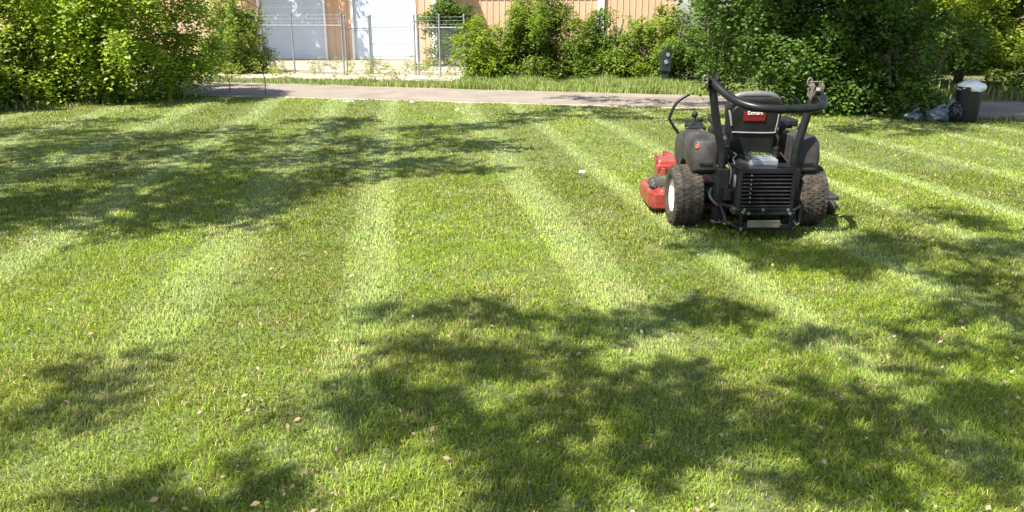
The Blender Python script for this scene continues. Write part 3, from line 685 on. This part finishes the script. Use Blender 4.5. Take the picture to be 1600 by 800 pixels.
# deck
dk = MB(); pts = [(-.71,.42),(-.68,.30),(-.3,.28),(.35,.28),(.70,.32),(.76,.45),(.76,.78),(.68,.95),(.42,1.06),(.2,1.10),(0,1.18),(-.2,1.10),(-.45,1.06),(-.64,.98),(-.71,.86)]
dk.prism(pts, .055, .20); 
deck = dk.build('mower_deck', M['red'], mw, bevel=.018)
dt = MB(); dt.prism([(x*.93+.0, y*.93+.045) for x, y in pts], .199, .225, inset=.04)
dt.build('deck_top', M['red'], mw, bevel=.006)
for cx in (-.52, .52):
    cv = MB(); cv.prism([(cx-.17, .42), (cx+.17, .42), (cx+.18, .6), (cx+.1, .78), (cx-.1, .78), (cx-.18, .6)], .226, .275, inset=.12)
    cv.build('belt_cover', PL, mw, bevel=.012)
MB().box((.02, .62, .245), (.6, .3, .03)).build('belt_cover', PL, mw, bevel=.01)
ch = MB(); ch.prism([(.77, .42), (.98, .46), (1.0, .80), (.77, .84)], .10, .135); ch.box((.79, .63, .155), (.03, .40, .06)); ch.build('discharge_chute', PL, mw, bevel=.01)
for cx in (-.70, .70):
    MB().lathe([(0, -.03), (.05, -.03), (.06, -.015), (.06, .015), (.05, .03), (0, .03)], (cx+(.13 if cx > 0 else .12), .27 if cx > 0 else 1.1, .085), 'X', 20).build('anti_scalp_wheel', PL, mw, smooth=True)
for c0 in (-.42, .46):
    br = MB()
    for s in (-.08, .08): br.box((c0+s, .95, .245), (.03, .22, .10), (R(-12), 0, 0))
    br.box((c0, .98, .30), (.24, .10, .04)); br.build('deck_bracket', M['red'], mw, bevel=.006)
for cx in (-.38, .42):
    MB().prism([(cx-.15, 1.02), (cx+.14, 1.02), (cx+.14, 1.32), (cx-.1, 1.34)], .30, .36, inset=.1).build('deck_lift_cover', M['red'], mw, bevel=.015)
    w_ = MB().lathe([(.05, -.05), (.10, -.055), (.135, -.045), (.145, 0), (.135, .045), (.10, .055), (.05, .05)], (cx, 1.55, .145), 'X', 28).build('caster_wheel', M['rubber'], mw, smooth=True)
    MB().lathe([(0, -.052), (.05, -.052), (.062, -.04), (.062, .04), (.05, .052), (0, .052)], (cx, 1.55, .145), 'X', 16).build('rim', M['rim'], w_, smooth=True)
    MB().box((cx-.075, 1.50, .23), (.014, .06, .24), (R(-25), 0, 0)).box((cx+.075, 1.50, .23), (.014, .06, .24), (R(-25), 0, 0)).box((cx, 1.44, .325), (.17, .08, .02)).lathe([(0, .32), (.028, .32), (.028, .38), (0, .38)], (cx, 1.44, 0), 'Z', 14).build('caster_fork', M['red'], mw, bevel=.003)
MB().tube([(-.38, 1.44, .35), (-.26, 1.25, .33), (.30, 1.25, .33), (.42, 1.44, .35)], .032, 12, smooth=5).build('front_axle', M['red'], mw, smooth=True)
MB().prism([(-.30, .72), (.34, .72), (.34, 1.42), (.22, 1.52), (-.18, 1.52), (-.30, 1.42)], .40, .43).build('foot_platform', M['red'], mw, bevel=.01)
# fuel tanks / fenders
def fender(sx):
    cx = .02
    X = lambda a: cx+sx*a
    P = [(-.17,.50),(-.10,.46),(-.02,.445),(.0,.50),(.06,.545),(.16,.555),(.24,.52),(.30,.46),(.46,.45),(.56,.50),(.57,.66),(.50,.73),(.30,.765),(-.06,.77),(-.15,.73),(-.18,.64)]
    P = [(y, z) for y, z in P]
    mb = MB()
    n = len(P); sec = [(.305, .97, -.02), (.33, 1, -.02), (.455, 1.0, -.02), (.49, .95, -.03), (.505, .86, -.04)]
    V = []; yc, zc = .18, .60
    for a, sc, dz in sec:
        for y, z in P: V.append((X(a), yc+(y-yc)*sc, zc+(z-zc)*sc+dz))
    F = [tuple(range(n)), tuple(reversed(range(4*n, 5*n)))]
    for i in range(4):
        for k in range(n): F.append((i*n+k, i*n+(k+1) % n, (i+1)*n+(k+1) % n, (i+1)*n+k))
    mb.add(V, F); o = mb.build('fuel_tank', PL, mw, bevel=.012, smooth=True)
    MB().lathe([(0, .03), (.04, .03), (.045, .02), (.045, -.01), (0, -.01)], (X(.41), .40, .755), 'Z', 18).build('fuel_cap', PD, o, smooth=True)
    MB().box((X(.40), -.176, .54), (.10, .012, .015)).build('reinforcing_strip', PD, o)
    return o
fl = fender(-1); fender(1)
MB().lathe([(0, 0), (.016, 0), (.014, .008), (0, .01)], (-.455, -.170, .675), 'Y', 14).build('reflector', mat('orange_reflector', (.75, .16, .06), .25, coat=.5), fl)
# side console with control knobs
cs = MB(); cs.box((-.36, .42, .80), (.12, .26, .08), (R(6), 0, 0)); cs.tube([(-.36, .45, .82), (-.36, .47, .90)], .012, 8); cs.lathe([(0, 0), (.024, .0), (.028, .02), (.018, .045), (0, .05)], (-.36, .47, .89), 'Z', 12)
cs.tube([(-.33, .36, .82), (-.33, .37, .88)], .010, 8); cs.lathe([(0, 0), (.02, .0), (.022, .02), (0, .035)], (-.33, .37, .87), 'Z', 12)
cso = cs.build('control_console', PD, mw, bevel=.01); cso.location = (.02, 0, -.06)
MB().box((.43, .40, .80), (.10, .26, .06)).build('side_console', PD, mw, bevel=.015)
# seat
MB().box((.02, .36, .585), (.5, .62, .12)).build('seat_base', PD, mw, bevel=.02)
MB().box((.03, .33, .68), (.47, .50, .12), (R(4), 0, 0)).build('seat_cushion', M['vinyl'], mw, bevel=.045, seg=4)
def rr_poly(w0, w1, h, r=.07, n=6, top_r=.10):
    P = [(-w0/2+.02, 0), (w0/2-.02, 0)]
    for k in range(n+1): a = math.pi/2*k/n; P.append((w1/2-top_r+top_r*math.cos(a), h-top_r+top_r*math.sin(a)))
    for k in range(n+1): a = math.pi/2+math.pi/2*k/n; P.append((-w1/2+top_r+top_r*math.cos(a), h-top_r+top_r*math.sin(a)))
    return P
def seatpart(name, m, w0, w1, h, y0, y1, z0, bevel, tilt=R(-9), par=mw, top_r=.10):
    mb = MB(); mb.prism(rr_poly(w0, w1, h, top_r=top_r), y0, y1, 'Y'); o = mb.build(name, m, par, bevel=bevel, smooth=False, seg=3)
    if par is mw: o.location = (.035, .10, z0-.045); o.rotation_euler = (tilt*-1, 0, 0)
    return o
bk = seatpart('backrest', M['vinyl'], .40, .45, .46, -.03, .09, .63, .03)
seatpart('shell', PD, .37, .39, .40, -.050, -.028, 0, .012, par=bk, top_r=.07)

# rounded cap along the backrest top; its grey is a painted highlight
arcp = [(-.19, .02, .36), (-.185, .02, .42), (-.13, .02, .462), (0, .02, .472), (.13, .02, .462), (.185, .02, .42), (.19, .02, .36)]
MB().tube(arcp, [.012, .02, .026, .030, .026, .02, .012], 12, smooth=5).build('headroll', M['vinyl_highlight'], bk, smooth=True)
MB().tube([(-.175, -.054, .185), (.14, -.054, .18), (.172, -.054, .21), (.180, -.054, .33)], .006, 8, smooth=4).build('piping', M['piping'], bk, smooth=True)
MB().tube([(-.185, -.052, .24), (-.20, -.05, .31), (-.215, -.04, .36)], .008, 8, smooth=3).build('piping', M['piping'], bk, smooth=True)
lab = MB().box((-.01, -.054, .315), (.175, .006, .075)).build('label_plate', M['decal_red'], bk, bevel=.004)
tc = bpy.data.curves.new('lettering', 'FONT'); tc.body = 'Exmark'; tc.size = .040; tc.align_x = 'CENTER'; tc.extrude = .0012; tc.offset = .0007
to = bpy.data.objects.new('tmp_text', tc); scene.collection.objects.link(to)
bpy.context.view_layer.update()
tm = bpy.data.meshes.new_from_object(to.evaluated_get(bpy.context.evaluated_depsgraph_get()))
bpy.data.objects.remove(to); tm.materials.clear(); tm.materials.append(M['decal_white'])
tx = bpy.data.objects.new('lettering', tm); scene.collection.objects.link(tx); tx.parent = lab
tx.location = (-.01, -.0595, .330); tx.rotation_euler = (math.pi/2, 0, 0)
for s in (-1, 1):
    ar = MB(); ar.box((s*.265, .17, .20), (.055, .28, .045)); ar.box((s*.25, .05, .17), (.03, .05, .07)); ar.build('armrest', M['vinyl'], bk, bevel=.014, seg=3)
# steering levers, swung outwards
MB().tube([(-.40, .42, .60), (-.435, .45, .64), (-.545, .46, .79), (-.552, .46, .84), (-.509, .47, .935), (-.455, .47, .985), (-.396, .47, 1.02)], .0125, 10, smooth=3).build('steering_lever', PB, mw, smooth=True)
MB().tube([(.44, .42, .60), (.475, .45, .64), (.585, .46, .79), (.592, .46, .84), (.549, .47, .935), (.495, .47, .985), (.436, .47, 1.02)], .0125, 10, smooth=3).build('steering_lever', PB, mw, smooth=True)
# roll bar: two uprights and the hoop folded back
MB().tube([(-.245, -.20, .07), (-.255, -.20, .35), (-.268, -.20, .62), (-.300, -.20, .76), (-.345, -.20, .95), (-.385, -.20, 1.19)], .031, 14, smooth=5).build('roll_bar_upright', PB, mw, smooth=True)
MB().tube([(.300, -.20, .10), (.300, -.20, .35), (.306, -.20, .62), (.330, -.20, .76), (.372, -.20, .95), (.405, -.20, 1.10)], .031, 14, smooth=5).build('roll_bar_upright', PB, mw, smooth=True)
for x in (-.25, .302): MB().box((x, -.19, .30), (.095, .11, .42)).build('roll_bar_socket', PB, mw, bevel=.01)
MB().tube([(-.385, -.22, 1.175), (-.365, -.28, 1.145), (-.315, -.38, 1.09), (-.25, -.50, 1.045), (-.16, -.58, 1.02), (-.05, -.61, 1.01), (.10, -.615, 1.01), (.22, -.61, 1.012), (.31, -.57, 1.02), (.365, -.49, 1.04), (.39, -.36, 1.075), (.405, -.22, 1.11)], .030, 14, smooth=5).build('folded_hoop', PB, mw, smooth=True)
for x, z in ((-.385, 1.19), (.405, 1.125)):
    k = MB(); k.box((x-.036, -.21, z-.02), (.008, .10, .12), (R(20), 0, 0)); k.box((x+.036, -.21, z-.02), (.008, .10, .12), (R(20), 0, 0)); k.tube([(x-.06, -.20, z-.01), (x+.06, -.20, z-.01)], .009, 8)
    hb = k.build('hinge_bracket', M['steel'] if x > 0 else PB, mw, bevel=.002)
    c = (x-.055, -.22, z+(.045 if x > 0 else .0))
    MB().tube([(c[0]+.018*math.cos(a), c[1], c[2]+.03*math.sin(a)) for a in [2*math.pi*q/14 for q in range(14)]], .0055, 6, closed=True).tube([(c[0], c[1], c[2]), (c[0]+.09, c[1], c[2]), (c[0]+.10, c[1], c[2]-.03)], .006, 6).build('ring_pin', M['steel'], mw, smooth=True)
MB().box((.365, -.335, 1.10), (.030, .17, .028), (R(-22), 0, R(-14))).build('hoop_stop', M['steel'], mw, bevel=.004)
# engine
en = MB(); en.box((.04, -.12, .40), (.34, .34, .20)); en.lathe([(0, 0), (.15, 0), (.16, .02), (.16, .08), (.13, .10), (0, .10)], (.03, -.12, .47), 'Z', 28)
en.build('engine_block', PD, mw, bevel=.012)
for s in (-.17, .23):
    fins = MB(); fins.box((s, -.12, .40), (.09, .05, .16))
    for k in range(7): fins.box((s, -.12, .33+k*.022), (.10, .20, .008))
    fins.build('cylinder_fins', M['metal'], mw)
ac = MB(); ac.box((.04, -.22, .565), (.215, .15, .055)); ac.box((.04, -.22, .535), (.235, .17, .014)); ac.box((.04, -.22, .598), (.19, .12, .014)); ac.build('air_cleaner', M['metal'], mw, bevel=.008)
V = []; F = []
for i in range(240):
    x, y_ = random.gauss(.03, .05), random.gauss(-.2, .045); a = random.uniform(0, 6.28); z = .607+random.uniform(0, .018); l = .014
    n_ = len(V); V += [(x, y_, z), (x+l*math.cos(a), y_+l*math.sin(a), z+random.uniform(0, .012)), (x+.004, y_+.004, z)]; F.append((n_, n_+1, n_+2))
tag(MB().add(V, F).build('grass_clippings', M['clip'], mw), kind='stuff')
MB().lathe([(0, -.05), (.035, -.05), (.04, -.04), (.04, .04), (.035, .05), (0, .05)], (-.165, -.36, .44), 'Z', 18).tube([(-.165, -.36, .485), (-.165, -.34, .52), (-.11, -.28, .53)], .014, 8, smooth=3).build('oil_filter', M['metal'], mw, smooth=True)
mu = MB(); mu.lathe([(0, -.20), (.05, -.20), (.06, -.18), (.06, .18), (.05, .20), (0, .20)], (.04, -.33, .245), 'X', 20); mu.tube([(-.17, -.33, .25), (-.20, -.36, .22), (-.20, -.42, .21)], .018, 10, smooth=3)
mu.build('muffler', M['steel'], mw, smooth=True)
# louvred engine guard
gd = MB(); y0 = -.46
gd.box((-.185, y0, .385), (.028, .04, .31)); gd.box((.215, y0, .385), (.028, .04, .31)); gd.box((.015, y0, .53), (.372, .04, .025)); gd.box((.015, y0, .245), (.372, .04, .022))
gd.box((-.185, y0+.15, .385), (.02, .27, .30)); gd.box((.215, y0+.15, .385), (.02, .27, .30)); gd.box((.015, y0+.12, .548), (.43, .26, .010))
gd.box((.015, y0+.07, .385), (.37, .006, .28))  # added dark sheet, stands in for the shade behind the louvres
guard = gd.build('engine_guard', PB, mw, bevel=.005)
for k in range(9): MB().box((.015, y0, .272+k*.029), (.372, .034, .0085), (R(28), 0, 0)).build('louvre', PD, guard, bevel=.002)
for k in range(7): MB().lathe([(0, 0), (.007, 0), (.007, .006), (0, .008)], (-.105, y0-.022, .30+k*.034), 'Y', 8).build('bolt', M['steel'], guard)
for x in (-.14, .0, .19): MB().lathe([(0, 0), (.011, 0), (.011, .008), (0, .011)], (x, y0-.032, .243), 'Y', 8).build('bolt', M['steel'], guard)
# rear bumper and hitch
bp = MB()
bp.box((.0, -.50, .105), (.40, .045, .03)); bp.box((.02, -.49, .215), (.44, .03, .022))
bp.box((-.165, -.49, .16), (.026, .035, .125)); bp.box((.215, -.49, .16), (.026, .035, .125))
bp.tube([(-.17, -.49, .235), (-.235, -.42, .255), (-.285, -.33, .25)], .014, 8); bp.tube([(-.17, -.50, .10), (-.25, -.43, .13), (-.285, -.33, .25)], .014, 8)
bp.tube([(.22, -.49, .235), (.30, -.40, .25), (.33, -.3, .25)], .014, 8); bp.tube([(.22, -.50, .10), (.30, -.43, .13), (.33, -.33, .25)], .014, 8)
bp.box((.02, -.40, .12), (.36, .20, .012))
bump = bp.build('rear_bumper', PB, mw, bevel=.004)
hp = MB(); hp.box((.0, -.527, .165), (.245, .008, .010)); hp.box((.0, -.527, .122), (.245, .008, .010)); hp.box((-.117, -.527, .143), (.011, .008, .035)); hp.box((.117, -.527, .143), (.011, .008, .035)); hp.box((0, -.524, .143), (.23, .004, .034)); hp.build('hitch_plate', M['steel'], bump)
for x, z in ((-.165, .235), (.19, .225), (-.12, .225), (-.235, .262), (-.17, .105)): MB().lathe([(0, 0), (.012, 0), (.012, .01), (0, .012)], (x, -.535, z), 'Y', 8).build('bumper_bolt', M['steel'], bump)
for x in (-.282, .34): MB().box((x, -.22, .085), (.07, .05, .012)).lathe([(0, 0), (.011, 0), (.011, .014), (0, .016)], (x-.02, -.25, .09), 'Y', 8).build('foot_bolt', M['steel'], mw)

# hoses, cables and caked clippings
MB().tube([(-.19, -.05, .60), (-.21, -.16, .56), (-.20, -.26, .50), (-.215, -.30, .40)], .009, 8, smooth=5).build('fuel_hose', PD, mw, smooth=True)
MB().tube([(-.16, .0, .62), (-.13, -.12, .60), (-.18, -.22, .58), (-.155, -.30, .50)], .006, 8, smooth=5).build('throttle_cable', M['plastic'], mw, smooth=True)
MB().tube([(.25, -.02, .60), (.27, -.14, .55), (.24, -.24, .54), (.20, -.30, .50)], .008, 8, smooth=5).build('battery_cable', PD, mw, smooth=True)
MB().tube([(-.30, -.10, .33), (-.33, -.18, .28), (-.27, -.26, .22), (-.2, -.2, .27)], .012, 8, smooth=5).build('hydraulic_hose', PD, mw, smooth=True)
V = []; F = []
def clip(x, y_, z, l=.014):
    a = random.uniform(0, 6.28); n_ = len(V)
    V.extend([(x, y_, z), (x+l*math.cos(a), y_+l*math.sin(a), z+random.uniform(0, .01)), (x+.005, y_+.005, z+.002)]); F.append((n_, n_+1, n_+2))
for i in range(900): clip(random.uniform(-.66, .68), random.uniform(.33, .9), .228+random.uniform(0, .006))
for i in range(160): clip(random.gauss(-.52, .08), random.gauss(.6, .08), .277)
for i in range(160): clip(random.uniform(-.3, .3), random.uniform(-.5, -.33), .128+random.uniform(0, .004))
for s_ in (-1, 1):
    for i in range(70): clip(.02*0+s_*random.uniform(.33, .46)+.02, random.uniform(-.05, .45), .752+random.uniform(0, .003), .01)
tag(MB().add(V, F).build('clipping_dust', M['clip'], mw), kind='stuff')
